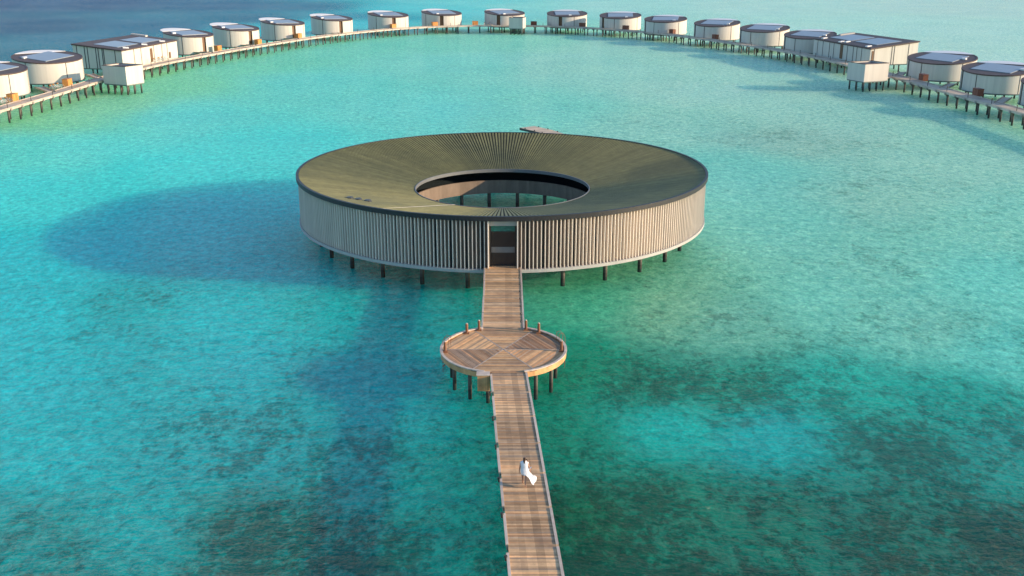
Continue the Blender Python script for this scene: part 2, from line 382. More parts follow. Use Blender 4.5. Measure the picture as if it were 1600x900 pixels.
# floor slab and courtyard side
p_ = MB(); p_.band(0, 0, [(RI + .75, ZB + .02), (RO - .72, ZB + .02), (RO - .72, ZB + .25), (RI + .75, ZB + .25)], 160); p_.build('floor', M['floor'], ring)
p_ = MB(); p_.band(0, 0, [(RI + .55, ZB - .02), (RI + .74, ZB - .02), (RI + .74, ZB + 1.45), (RI + .55, ZB + 1.45)], 200, col=lambda i: .9 + .2 * random.random()); p_.build('courtyard_parapet', M['parapet'], ring)
p_ = MB(); p_.band(0, 0, [(RI + 2.6, ZB + .26), (RI + 2.8, ZB + .26), (RI + 2.8, ZI + .12), (RI + 2.6, ZI + .12)], 160); p_.build('courtyard_glazing', M['glass'], ring)
p_ = MB(); p_.band(0, 0, [(RI + .2, ZI - .32), (RI + 3.0, ZI - .32 + .53), (RI + 3.0, ZI - .28 + .53), (RI + .2, ZI - .28)], 160); p_.build('timber_soffit', M['cabinet'], ring)
# entrance
yD = -(RO ** 2 - DX ** 2) ** .5
for s in (-1, 1): dr = MB(); dr.box(DX + s * (DW + .03), yD + .45, (ZB + .28 + ZO - .35) / 2, .09, .95, ZO - .63 - ZB); dr.build('door_jamb', M['fin'], ring)
dr = MB(); dr.box(DX, yD + .5, 5.98, 2 * DW - .05, .16, .48); dr.build('door_header', M['plinth'], ring)
dr = MB(); dr.box(DX, yD + .72, 5.45, 2 * DW - .35, .06, .52); dr.build('transom_window', M['transom'], ring)
dr = MB()
for s in (-1, 1): dr.box(DX + s * (DW - .13), yD + .72, 3.7, .14, .12, 3.9)
dr.box(DX, yD + .72, 5.14, 2 * DW - .4, .1, .08); dr.build('inner_frame', M['metal'], ring)
dr = MB(); dr.box(DX, yD + .78, 3.5, 2 * DW - .42, .05, 3.2); o = dr.build('door', M['glass'], ring)
dr = MB(); dr.box(DX, yD + .735, 3.55, 2 * DW - .44, .03, .5); dr.build('door_panel', M['rim'], o)
dr = MB(); dr.box(DX, yD + .45, ZB + .27, 2 * DW, .9, .3); dr.build('threshold', M['plank'], ring)
pl = MB(); pl.box(1.95, yD + .33, 5.7, .1, .1, .2); pl.build('wall_lamp', M['metal'], ring)
# low dark vent cap and lightning cable on the roof
v_ = MB(); zz = lambda r: ZI + (ZO - ZI) * (r - RI) / (RO - RI)
for k, (dx_, dy_) in enumerate(((0, 0), (.9, -.25), (-.8, .2))):
    X, Y = -13.1 + dx_, -12.6 + dy_; r0 = hypot(X, Y); v_.cyl(X, Y, zz(r0) - .05, zz(r0) + .16, .42, .3, 12)
v_.build('roof_vent', M['metal'], ring)
for A in (radians(240),):
    v_ = MB(); P0 = (RI * cos(A), RI * sin(A), ZI + .06); P1 = (RO * cos(A), RO * sin(A), ZO + .06)
    v_.bar(P0, P1, .035, .03); v_.build('roof_cable', M['plinth'], ring)
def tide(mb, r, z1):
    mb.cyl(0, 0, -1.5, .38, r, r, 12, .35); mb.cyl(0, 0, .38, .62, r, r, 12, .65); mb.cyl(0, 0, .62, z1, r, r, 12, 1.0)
def place_pile(parent, x, y, first=None, zs=1.0, proto=None):
    o = (proto or pile0).copy(); COL.objects.link(o); o.parent = parent; o.location = (x, y, 0); o.scale = (1, 1, zs); return o
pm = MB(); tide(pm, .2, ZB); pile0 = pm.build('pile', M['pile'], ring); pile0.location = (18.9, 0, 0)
for k in range(1, 28):
    A = 2 * pi * k / 28 + .07; place_pile(ring, 18.9 * cos(A), 18.9 * sin(A))
for k in range(20):
    A = 2 * pi * (k + .5) / 20; place_pile(ring, 10.35 * cos(A), 10.35 * sin(A))

# ------------------------------------------------------------------ straight boardwalks
ZD = 2.1
def plank_col(k=1.0):
    g = random.random(); b = (.62 + .6 * random.random()) * k
    if g < .22: return (b * 1.2, b * 1.0, b * .85)
    if g < .45: return (b * .85, b * .88, b * .98)
    return (b * 1.05, b * .98, b * .92)
def straight(name, label, L0, R0, L1, R1, pw, tracks, kerbs, gaps=()):
    """deck quad from near (L1,R1) to far (L0,R0)"""
    root = empty(name, (0, 0, 0)); tag(root, label, 'boardwalk', 'straight boardwalk sections to the ring')
    d = MB(); Ln = (Vector(L0) - Vector(L1)).length; n = int(Ln / pw)
    l0, l1, r0, r1 = Vector(L0), Vector(L1), Vector(R0), Vector(R1); run = 1.0; cnt = 0
    for i in range(n):
        t0, t1 = i / n, (i + .93) / n
        if cnt <= 0: run = .72 + .5 * random.random(); cnt = random.choice((2, 4, 7, 12))
        cnt -= 1
        P = [l1.lerp(l0, t0), r1.lerp(r0, t0), r1.lerp(r0, t1), l1.lerp(l0, t1)]
        z = ZD + random.uniform(-.004, .004); c = plank_col(run)
        # worn wheel lanes are stained darker
        cuts = [0, .22, .36, .56, .74, 1]
        mult = [1, .87, 1.02, .74, .98] if tracks == 2 else [1, 1, 1, .84, .95]
        for (q0, q1), mm in zip(zip(cuts, cuts[1:]), mult):
            Q = [P[0].lerp(P[1], q0), P[0].lerp(P[1], q1), P[3].lerp(P[2], q1), P[3].lerp(P[2], q0)]
            mm2 = mm * random.uniform(.93, 1.07)
            d.hexa([(p.x, p.y, z - .05) for p in Q], [(p.x, p.y, z) for p in Q], tuple(v * mm2 for v in c))
    d.build('deck_planks', M['plank'], root)
    b = MB()
    for A, B in ((L0, L1), (R0, R1), ((Vector(L0) + Vector(R0)) / 2, (Vector(L1) + Vector(R1)) / 2)):
        dirx = .12 if A is L0 else (-.12 if A is R0 else 0)
        b.bar((A[0] + dirx, A[1], ZD - .2), (B[0] + dirx, B[1], ZD - .2), .14, .28)
    b.build('joists', M['post'], root)
    for side, A, B in (('l', L0, L1), ('r', R0, R1)):
        k = MB(); A = Vector((*A, ZD - .025)); B = Vector((*B, ZD - .025)); m_ = max(2, int((A - B).length / 3.4)); sg = -1 if side == 'l' else 1
        for i in range(m_):
            p = B.lerp(A, i / m_ + .002); q = B.lerp(A, (i + 1) / m_ - (.012 if side == 'l' else .002))
            off = Vector((sg * .05 + (random.uniform(-.02, .02) if side == 'l' else 0), 0, 0))
            k.bar(p + off, q + off, .13, .13, .85 + .3 * random.random())
            k.bar(p + off - Vector((0, 0, .17)), q + off - Vector((0, 0, .17)), .06, .2, .7)
        k.build('kerb', M['kerb'], root)
    pc = MB(); m_ = max(2, int(Ln / 3.6)); first = None
    for i in range(m_):
        t = (i + .5) / m_
        for q in (.16, .84):
            p = l1.lerp(l0, t).lerp(r1.lerp(r0, t), q); place_pile(root, p.x, p.y, zs=1.0, proto=pile_thin)
        p, q = l1.lerp(l0, t), r1.lerp(r0, t); pc.bar((p.x, p.y, ZD - .42), (q.x, q.y, ZD - .42), .22, .16)
    pc.build('pile_cap', M['pile'], root)
    return root
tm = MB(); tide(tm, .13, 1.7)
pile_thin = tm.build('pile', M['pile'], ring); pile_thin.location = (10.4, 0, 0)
straight('boardwalk', 'short wooden boardwalk between the ring pavilion door and the round deck', (-2.28, 83.9), (.70, 83.9), (-2.09, 68.5), (.80, 68.5), .15, True, True)
straight('boardwalk', 'long wooden boardwalk with worn wheel lanes, below the round deck', (-1.33, 61.2), (.85, 61.2), (1.55, 10.0), (3.80, 10.0), .142, 2, True)
# marker lights on the kerbs
def marker(x, y, label, group):
    root = empty('marker_light', (x, y, ZD)); tag(root, label, 'lamp', group)
    b = MB(); b.cyl(0, 0, 0, .2, .05, .05, 8); b.build('stem', M['metal'], root)
    b = MB(); b.cyl(0, 0, .2, .27, .09, .07, 10); b.build('lamp_cap', M['metal'], root)
    return root
mk = marker(-1.33, 57.3, 'tiny black marker light on the left kerb of the long boardwalk', 'marker lights on the long boardwalk'); kids(mk)
for x, y in ((-1.1, 53.78), (-.88, 50.23), (-.67, 46.63), (-.48, 43.15), (-.28, 39.52)):
    o = copy_tree(mk); o.location = (x, y, ZD)
for k in range(7):
    y = 70.2 + k * 1.75; o = copy_tree(mk); o.location = (.76 - .08 * (k / 7) - .1, y, ZD - .05); o.scale = (.8, .8, .6)
    tag(o, 'tiny dark fitting along the right kerb of the short boardwalk', None, 'fittings on the short boardwalk')

# ------------------------------------------------------------------ round deck
dk = empty('round_deck', (-.58, 64.9, 0)); tag(dk, 'round wooden deck of six plank wedges halfway along the boardwalk', 'deck')
RD = 4.22; TN = math.tan(pi / 6)
tone = [(.64, .60, .62), (.98, .93, .86), (1.12, 1.08, 1.02), (.72, .69, .70), (.95, .9, .82), (1.2, 1.1, 1.0)]
#      sector bisectors:  30      90      150      210      270      330
for s in range(6):
    w = MB(); bis = radians(30 + 60 * s); pw = .145; r0 = .12
    tn = tone[s]
    c, q = cos(bis), sin(bis)
    while r0 < RD - .1:
        r1 = min(r0 + pw * .93, RD - .08)
        def ext(r): return min(r * TN, math.sqrt(max(0.0, (RD - .08) ** 2 - r * r))) - .035
        e0, e1 = ext(r0), ext(r1)
        if e0 > .02 and e1 > .02:
            P = [(r0, -e0), (r1, -e1), (r1, e1), (r0, e0)]
            W_ = [(x * c - y * q, x * q + y * c) for x, y in P]; z = ZD + random.uniform(-.004, .004)
            pc_ = plank_col(); 
            w.hexa([(x, y, z - .05) for x, y in W_], [(x, y, z) for x, y in W_], tuple(a_ * b_2 for a_, b_2 in zip(pc_, tn)))
        r0 += pw
    w.build('deck_wedge', M['plank'], dk)
w = MB()
for s in range(6):
    A = radians(60 * s); w.bar((.05 * cos(A), .05 * sin(A), ZD - .02), ((RD - .1) * cos(A), (RD - .1) * sin(A), ZD - .02), .075, .055, .75)
w.build('divider_boards', M['kerb'], dk)
# kerb ring on blocks, open at the two boardwalks
def arcs():
    g1 = math.asin(1.52 / RD) ; g2 = math.asin(1.12 / RD)
    yield -pi / 2 + g2 + .06, pi / 2 - g1     # right side
    yield pi / 2 + g1, 3 * pi / 2 - g2 - .02  # left side
bl = MB()
for A, B in arcs():
    k = MB(); fc = MB()
    k.band(0, 0, [(RD - .08, ZD + .06), (RD + .10, ZD + .06), (RD + .10, ZD + .13), (RD - .08, ZD + .13)], 40, A, B, col=lambda i: .85 + .3 * random.random())
    fc.band(0, 0, [(RD - .04, ZD - .34), (RD + .06, ZD - .34), (RD + .06, ZD + .03), (RD - .04, ZD + .03)], 14, A, B, col=lambda i: .8 + .45 * random.random())
    m_ = 8
    for i in range(m_):
        T = A + (B - A) * (i + .5) / m_; bl = MB(); bl.box(RD * cos(T), RD * sin(T), ZD + .03, .14, .5, .06, T); bl.build('kerb_block', M['post'], dk)
    k.build('kerb', M['kerb'], dk); fc.build('fascia', M['fasciawood'], dk)

w = MB(); w.band(0, 0, [(.05, ZD - .3), (RD - .05, ZD - .3), (RD - .05, ZD - .06), (.05, ZD - .06)], 48); w.build('underframe', M['post'], dk)
for x, y in ((-3.3, -1.2), (-2.2, -2.7), (-1.0, -3.3), (2.15, -2.75), (3.2, -1.6), (3.6, .8), (-3.6, .9), (-2.6, 2.7), (2.7, 2.6), (.9, -3.5), (-.9, 3.6), (.9, 3.6)):
    place_pile(dk, x, y, proto=pile_thin)
# posts round the deck
pr_ = None
posts = ((-3.2, 67.9, 'brown post on the back left rim of the round deck, away from the boardwalk'), (-2.35, 68.55, 'brown post at the left corner where short boardwalk meets round deck'),
         (1.0, 68.6, 'brown post at the right corner where short boardwalk meets round deck'), (1.9, 68.0, 'brown post on the back right rim of the round deck, second from the boardwalk'),
         (3.35, 64.55, 'brown post at the right end of the round deck beside its ladder'), (-4.52, 64.4, 'brown post at the left end of the round deck beside its ladder'))
for i, (x, y, lb) in enumerate(posts):
    if i == 0:
        pr_ = empty('mooring_post'); b = MB(); b.cyl(0, 0, 0, .74, .10, .095, 12); b.build('shaft', M['post'], pr_)
        b = MB(); b.cyl(0, 0, .74, .80, .07, .05, 12); b.build('cap', M['kerb'], pr_)
        b = MB(); b.box(0, 0, .05, .34, .26, .1); b.build('base_block', M['post'], pr_); kids(pr_); o = pr_
    else: o = copy_tree(pr_)
    o.location = (x, y, ZD); tag(o, lb, 'post', 'posts around the round deck')
for i, (x, y, rz, lb) in enumerate(((3.32, 66.4, radians(20), 'thin metal ladder rail on the right rim of the round deck'), (-4.42, 65.6, radians(165), 'thin metal ladder rail on the left rim of the round deck'))):
    if i == 0:
        ld = empty('ladder')
        for s in (-1, 1):
            b = MB(); P = [(-.15, s * .22, 0), (-.15, s * .22, .62), (.12, s * .22, .70), (.3, s * .22, .4), (.3, s * .22, -1.9)]
            for p, q in zip(P, P[1:]): b.tube(p, q, .016, 6)
            b.build('handrail', M['post'], ld)
        b = MB()
        for z in (-.3, -.6, -.9, -1.2, -1.5): b.box(.3, 0, z, .1, .44, .04)
        b.build('rungs', M['post'], ld); kids(ld); o = ld
    else: o = copy_tree(ld)
    o.location = (x, y, ZD); o.rotation_euler.z = rz; tag(o, lb, 'ladder', 'ladder rails on the round deck')
cb = empty('service_box', (-1.84, 60.45, 0)); tag(cb, 'upright wooden service box at the front left corner of the round deck', 'box')
b = MB()
for i in range(6): b.box(-.31 + .125 * i, -.22, 1.62, .115, .04, 1.05, 0, .8 + .4 * random.random())
for i in range(3): b.box(.40, -.14 + .16 * i, 1.62, .04, .14, 1.05, 0, .8 + .4 * random.random())
b.box(0, .02, 1.6, .74, .42, 1.0, 0, .6)
b.build('side_boards', M['fasciawood'], cb)
b = MB()
for i in range(4): b.box(0, -.2 + .15 * i, 2.2, .86, .14, .06, 0, .9 + .2 * random.random())
b.build('lid', M['kerb'], cb)

# ------------------------------------------------------------------ jetty behind the ring
bj = empty('back_jetty', (0, 0, 0)); tag(bj, 'pale wooden jetty end showing just above the far roof edge of the ring', 'jetty')
P = [Vector(q) for q in ((10.8, 124.5, 0), (10.2, 134, 0), (8.2, 143.5, 0), (5.0, 150.5, 0), (2.3, 154.3, 0))]
d = MB(); b = MB(); w = 1.35
for p, q in zip(P, P[1:]):
    n = max(1, int((q - p).length / .5)); t = (q - p).normalized(); s = Vector((-t.y, t.x, 0))
    for i in range(n):
        A = p.lerp(q, i / n); B = p.lerp(q, (i + .94) / n)
        Q = [A - s * w, A + s * w, B + s * w, B - s * w]; Q = Q[::-1]
        d.hexa([(v.x, v.y, 2.42) for v in Q], [(v.x, v.y, 2.5) for v in Q], .9 + .3 * random.random())
    for sg in (-1, 1): b.bar(p + s * sg * w + Vector((0, 0, 2.32)), q + s * sg * w + Vector((0, 0, 2.32)), .2, .3)
d.build('deck_planks', M['sand_deck'], bj); b.build('edge_beam', M['metal'], bj)
b = MB()
for p, q in zip(P, P[1:]):
    n = max(1, int((q - p).length / 2.2)); t = (q - p).normalized(); s = Vector((-t.y, t.x, 0))
    for i in range(n):
        A = p.lerp(q, (i + .5) / n)
        for sg in (-1, 1): b.box(A.x + s.x * sg * (w - .1), A.y + s.y * sg * (w - .1), 2.57, .18, .18, .12)
tag(b.build('kerb_blocks', M['metal'], bj))
for x, y in ((3.9, 150.9), (6.0, 147.2), (8.2, 142.0), (9.6, 136), (10.3, 130)):
    for dx in (-.9, .9): o = place_pile(bj, x + dx, y + dx * .4, proto=pile_thin, zs=1.35)

# ------------------------------------------------------------------ ring boardwalk
FP = [(-88.5, 118), (-88.0, 140), (-86.6, 160), (-85.6, 178), (-84.8, 198), (-84.4, 220), (-83.6, 237), (-81.2, 252), (-77.2, 269), (-72.2, 287), (-66.3, 305), (-60.0, 322), (-52.6, 337), (-42.0, 353.5), (-30.7, 365.0), (-18.2, 371.0), (-6, 372.6), (5.6, 371.6), (17.2, 367.6), (28.8, 358.8), (41.0, 345.5), (49.6, 333.0), (58.6, 313.0), (67.2, 291.5), (73.6, 271.0), (77.2, 252.0), (79.3, 235.0), (80.9, 218.0), (81.9, 202.0), (82.8, 188.0), (83.9, 174.0), (84.6, 158), (84.8, 140), (84.6, 120)]
def catmull(P, n=16):
    out = []
    for i in range(len(P) - 1):
        p0 = P[max(0, i - 1)]; p1 = P[i]; p2 = P[i + 1]; p3 = P[min(len(P) - 1, i + 2)]
        for k in range(n):
            t = k / n
            out.append(tuple(.5 * (2 * p1[j] + (p2[j] - p0[j]) * t + (2 * p0[j] - 5 * p1[j] + 4 * p2[j] - p3[j]) * t * t + (3 * p1[j] - p0[j] - 3 * p2[j] + p3[j]) * t ** 3) for j in (0, 1)))
    out.append(P[-1]); return out
def resample(P, st):
    out = [P[0]]; acc = 0
    for a_, b_2 in zip(P, P[1:]):
        L_ = hypot(b_2[0] - a_[0], b_2[1] - a_[1]); pos = st - acc
        while pos <= L_:
            t = pos / L_; out.append((a_[0] + (b_2[0] - a_[0]) * t, a_[1] + (b_2[1] - a_[1]) * t)); pos += st
        acc = L_ - (pos - st)
    return out
line = resample(catmull(FP), .38)
def nrm(i, pts):
    a_ = pts[max(0, i - 1)]; b_2 = pts[min(len(pts) - 1, i + 1)]; dx, dy = b_2[0] - a_[0], b_2[1] - a_[1]; l = hypot(dx, dy)
    return (-dy / l, dx / l)         # outward (left of travel, clockwise path)
WB = 2.7; ZR = 2.2
rb = empty('ring_boardwalk', (0, 0, 0)); tag(rb, 'long curved boardwalk on piles linking all the water villas', 'boardwalk')
d = MB(); e1 = MB(); e2 = MB(); run = 1; cnt = 0
for i in range(len(line) - 1):
    n0 = nrm(i, line); n1 = nrm(i + 1, line); a_, b_2 = line[i], line[i + 1]
    if cnt <= 0: run = .8 + .35 * random.random(); cnt = random.choice((4, 9, 14))
    cnt -= 1
    Q = [(a_[0] + n0[0] * .1, a_[1] + n0[1] * .1), (b_2[0] * .96 + a_[0] * .04 + n1[0] * .1, b_2[1] * .96 + a_[1] * .04 + n1[1] * .1),
         (b_2[0] * .96 + a_[0] * .04 + n1[0] * WB, b_2[1] * .96 + a_[1] * .04 + n1[1] * WB), (a_[0] + n0[0] * WB, a_[1] + n0[1] * WB)]
    d.hexa([(x, y, ZR - .06) for x, y in Q], [(x, y, ZR) for x, y in Q], run * (.85 + .3 * random.random()))
    if i % 5 == 0 and i + 5 < len(line):
        c_ = line[i + 5]; n5 = nrm(i + 5, line)
        for off, ee in ((0, e1), (WB + .05, e2)):
            p = Vector((a_[0] + n0[0] * off, a_[1] + n0[1] * off, ZR - .16)); q = Vector((c_[0] + n5[0] * off, c_[1] + n5[1] * off, ZR - .16))
            ee.bar(p, q, .14, .34, .85 + .3 * random.random()); ee.bar(p + Vector((0, 0, .25)), q + Vector((0, 0, .25)), .14, .08, 1.0)
d.build('deck_planks', M['sand_deck'], rb); e1.build('inner_edge_beam', M['kerb'], rb); e2.build('outer_edge_beam', M['kerb'], rb)
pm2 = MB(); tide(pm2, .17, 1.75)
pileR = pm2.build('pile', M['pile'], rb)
bents = resample(catmull(FP), 3.85); rest = MB(); near = []; capl = []
for i in range(1, len(bents) - 1):
    n = nrm(i, bents); p = bents[i]; rz = atan2(n[1], n[0])
    P0 = (p[0] - n[0] * .25, p[1] - n[1] * .25); P1 = (p[0] + n[0] * (WB + .2), p[1] + n[1] * (WB + .2))
    caps = MB(); capl.append((hypot(*p) if abs(p[0]) < p[1] * .54 else 1e4 + hypot(*p), i, caps)); caps.bar((*P0, 1.86), (*P1, 1.86), .34, .24, .8); caps.box(P0[0], P0[1], 1.98, .1, .42, .34, rz, 1.25)
    for k, q in enumerate((.45, WB - .4)):
        x, y = p[0] + n[0] * q, p[1] + n[1] * q
        near.append((hypot(x, y), x, y))
        sg = 1 if k else -1
        caps.bar((x, y, 1.2), (x - sg * n[0] * -.5, y - sg * n[1] * -.5, 1.78), .12, .12, .6)
near.sort()
vis = [t for t in near if abs(t[1]) < t[2] * .54]; hid = [t for t in near if abs(t[1]) >= t[2] * .54]
for k, (_, x, y) in enumerate(vis[:100]):
    if k == 0: pileR.location = (x, y, 0)
    else: place_pile(rb, x, y, proto=pileR)
for _, x, y in vis[100:] + hid: rest.cyl(x, y, -1.5, 1.75, .17, .17, 8)
tag(rest.build('far_piles', M['pile'], rb), kind='stuff')
capl.sort(key=lambda t: t[:2]); far = MB()
for k, (_, _, c_) in enumerate(capl):
    if k < 100: c_.build('pile_cap', M['pilecap'], rb)
    else:
        o_ = len(far.v); far.v += c_.v; far.f += [tuple(i + o_ for i in f) for f in c_.f]; far.c += c_.c; far.m += c_.m
tag(far.build('far_pile_caps', M['pilecap'], rb), kind='stuff')
# bollard lamps along the inner edge
bo = empty('bollard_lamp'); b = MB(); b.cyl(0, 0, 0, .95, .055, .055, 8); b.build('post', M['metal'], bo); b = MB(); b.cyl(0, 0, .95, 1.08, .09, .07, 8); b.build('lamp_head', M['door'], bo); kids(bo)
bl_pts = resample(catmull(FP), 8.2); used = False
for i in range(1, len(bl_pts) - 1):
    n = nrm(i, bl_pts); p = bl_pts[i]
    if abs(p[0]) > p[1] * .52: continue
    o = bo if not used else copy_tree(bo); used = True
    o.location = (p[0] + n[0] * .25, p[1] + n[1] * .25, ZR); tag(o, 'slim bollard lamp on the inner edge of the curved boardwalk', 'lamp', 'bollard lamps along the curved boardwalk')

# ------------------------------------------------------------------ round water villas
def disc(mb, pts, z0, z1, col=1.0, m=0): mb.hexa([(x, y, z0) for x, y in pts], [(x, y, z1) for x, y in pts], col, m)
def near_line(x, y):
    return min(line, key=lambda p: hypot(p[0] - x, p[1] - y))
def hut(cx, cy, r, top, door_az, panel_az, patio_az, out, label, side):
    root = empty('round_villa', (cx, cy, 0)); tag(root, label, 'water villa', 'round water villas along the curved boardwalk')
    zb = 1.7; da = radians(door_az); NS = 110; SL = .105; ux, uy = cos(radians(patio_az)), sin(radians(patio_az)); top += .5
    def tilt(mb, lim=3.0):
        mb.v = [(x, y, z + (SL * (x * ux + y * uy) if z > lim else 0)) for x, y, z in mb.v]; return mb
    seams = [da + radians(40), da - radians(52), da + radians(110), da - radians(120)]
    w = MB(); gap = .085
    # wall of boards, with the doorway left open
    n = NS; a0 = da + gap * 1.1; a1 = da - gap * 1.1 + 2 * pi
    w.band(0, 0, [(r - .2, zb), (r, zb), (r, top), (r - .2, top)], n, a0, a1, col=lambda i: .93 + .1 * random.random())
    tilt(w).build('wall', M['hutwall'], root)
    w = MB(); w.band(0, 0, [(r - .5, zb), (r - .42, zb), (r - .42, top), (r - .5, top)], 6, da - gap * 1.3, da + gap * 1.3)
    tilt(w).build('door', M['door'], root)
    for s in seams: w = MB(); w.band(0, 0, [(r, zb), (r + .035, zb), (r + .035, top), (r, top)], 1, s - .012, s + .012); tilt(w).build('cladding_seam', M['seam'], root)
    w = MB(); w.band(0, 0, [(r - .22, top + .001), (r + .10, top + .001), (r + .10, top + .22), (r - .22, top + .22)], 96); tilt(w).build('roof_rim', M['hutrim'], root)
    w = MB(); disc(w, [((r - .225) * cos(2 * pi * i / 96), (r - .225) * sin(2 * pi * i / 96)) for i in range(96)], top - .1, top + .17); rf = tilt(w).build('roof', M['hutroof'], root)
    pa = radians(panel_az); L1, L2 = r * .60, r * .50
    w = MB(); w.box(0, 0, top + .235, 2 * L1, 2 * L2, .13, pa)
    tilt(w).build('skylight_panel', M['solar'], rf)
    w = MB(); aa = radians(270 + (-22 if cx < 0 else 22) * min(1, abs(cx) / 60)) - atan2(cx, cy) * -1; w.box(r * .68 * cos(aa), r * .68 * sin(aa), top + .36, .9, .6, .28, pa); tilt(w).build('roof_unit', M['white'], rf)
    # added white lens on the ocean side, standing in for the sunlit patio wall
    ca_ = radians(patio_az); hw = radians(50); P = []
    for i in range(25):
        t = -hw + 2 * hw * i / 24; rr = r * .99 + out * math.cos(t / hw * pi / 2) * 1.0; P.append((rr * cos(ca_ + t), rr * sin(ca_ + t)))
    w = MB(); disc(w, P, top + .225, top + .29); tilt(w).build('sunlit_patio_lens', M['white'], root)
    w = MB(); disc(w, [((r - .5) * cos(2 * pi * i / 60), (r - .5) * sin(2 * pi * i / 60)) for i in range(60)], zb - .32, zb + .05)
    w.build('floor_slab', M['hutunder'], root)
    w = MB(); w.band(0, 0, [(r - .3, zb - .12), (r + .12, zb - .12), (r + .12, zb), (r - .3, zb)], 72); w.build('base_ring', M['hutunder'], root)
    # terrace towards the ocean
    w = MB(); oa = atan2(cy - 190, cx * 1.6); q = (r + 1.2); w.box(q * cos(oa), q * sin(oa), zb - .1, 4.4, r * 1.25, .2, oa); w.build('terrace', M['sand_deck'], root)
    nf = near_line(cx, cy); fa = atan2(nf[1] - cy, nf[0] - cx)
    for k in range(9):
        A = 2 * pi * k / 9 + fa; rr = r * .82; place_pile(root, rr * cos(A), rr * sin(A), proto=pileR, zs=.8)
    # link bridge
    if side: st = (side * -5.6, 6.6); tgt = (side * -1 * 0 + (nf[0] - cx) + (WB - .3) * (-1 if cx < 0 else 1), -1.5)
    else: st = (r * .93 * cos(da - .4 * (1 if cx < 0 else -1)), r * .93 * sin(da - .4 * (1 if cx < 0 else -1))); nf2 = near_line(cx + st[0] * 1.6, cy + st[1] * 1.6); tgt = (nf2[0] - cx, nf2[1] - cy)
    if not side:
        l = hypot(tgt[0], tgt[1]); tgt = (tgt[0] * (l - WB) / l, tgt[1] * (l - WB) / l)
    w = MB(); p = Vector((*st, ZR - .15)); q = Vector((*tgt, ZR - .06)); w.bar(p, q, 1.5, .12); t = (q - p).normalized(); s = Vector((-t.y, t.x, 0)) * .75
    for g in (-1, 1): w.bar(p + s * g + Vector((0, 0, .1)), q + s * g + Vector((0, 0, .1)), .1, .3, .8)
    w.build('link_bridge', M['sand_deck'], root)
    return root
HUTS = [  # cx, cy, r, top, door, panel, patio lens centre, lens overhang, label, side
 (-98.9, 197.5, 6.3, 5.85, 15, 72, 132, .3, 'round white water villa cut off by the left edge of the photo', -1),
 (-97.7, 219.6, 6.8, 5.8, 15, 70, 130, .3, 'round white water villa just left of the left rectangular villa', -1),
 (-86.4, 280.7, 6.4, 6.0, 324, 50, 150, 1.7, 'round white villa directly behind and right of the left rectangular villa', 0),
 (-79.3, 302.4, 6.5, 6.0, 322, 45, 148, 1.7, 'second round villa to the right of the left rectangular villa', 0),
 (-70.7, 325.2, 6.6, 6.0, 312, 40, 146, 1.5, 'third round villa right of the left rectangular villa, brown door at right', 0),
 (-59.1, 346.4, 6.7, 5.95, 305, 35, 142, 1.3, 'fourth round villa right of the left rectangular villa, dark door at right', 0),
 (-43.1, 367.7, 7.0, 5.8, 293, 28, 132, .8, 'round villa with dark central door, third to the left of the far kiosk', 0),
 (-25.3, 380.1, 7.15, 5.7, 274, 22, 125, .5, 'round villa with brown central door, nearest to the left of the far kiosk villa', 0),
 (-2.7, 381.8, 7.2, 5.65, 253, 30, 115, .3, 'round villa partly hidden behind the small white far kiosk', 0),
 (19.6, 376.9, 7.1, 5.55, 248, 2, 88, .3, 'first round villa to the right of the small far kiosk', 0),
 (37.4, 364.9, 7.1, 5.6, 208, -5, 78, .3, 'second round villa to the right of the small far kiosk', 0),
 (50.2, 345.2, 6.85, 5.65, 190, -12, 70, .3, 'third round villa to the right of the small far kiosk', 0),
 (63.3, 325.7, 6.95, 5.7, 187, -28, 62, .3, 'fourth round villa right of the far kiosk, third before the right rectangular villa', 0),
 (73.4, 306.0, 7.0, 5.55, 184, -32, 60, .3, 'second round villa to the left of the right rectangular villa', 0),
 (80.7, 284.6, 6.8, 5.4, 181, -40, 58, .3, 'round villa directly left of the right rectangular villa, partly overlapped by it', 0),
 (92.3, 224.0, 6.9, 5.2, 174, -50, 55, .3, 'round villa directly right of the right rectangular villa', 1),
 (95.1, 203.5, 6.6, 5.15, 172, -50, 55, .3, 'second round villa right of the right rectangular villa, near the photo edge', 1),
 (96.6, 182.9, 6.1, 5.15, 170, -50, 55, .3, 'round villa sliver cut off by the right edge of the photo', 1)]
for h in HUTS: hut(*h)

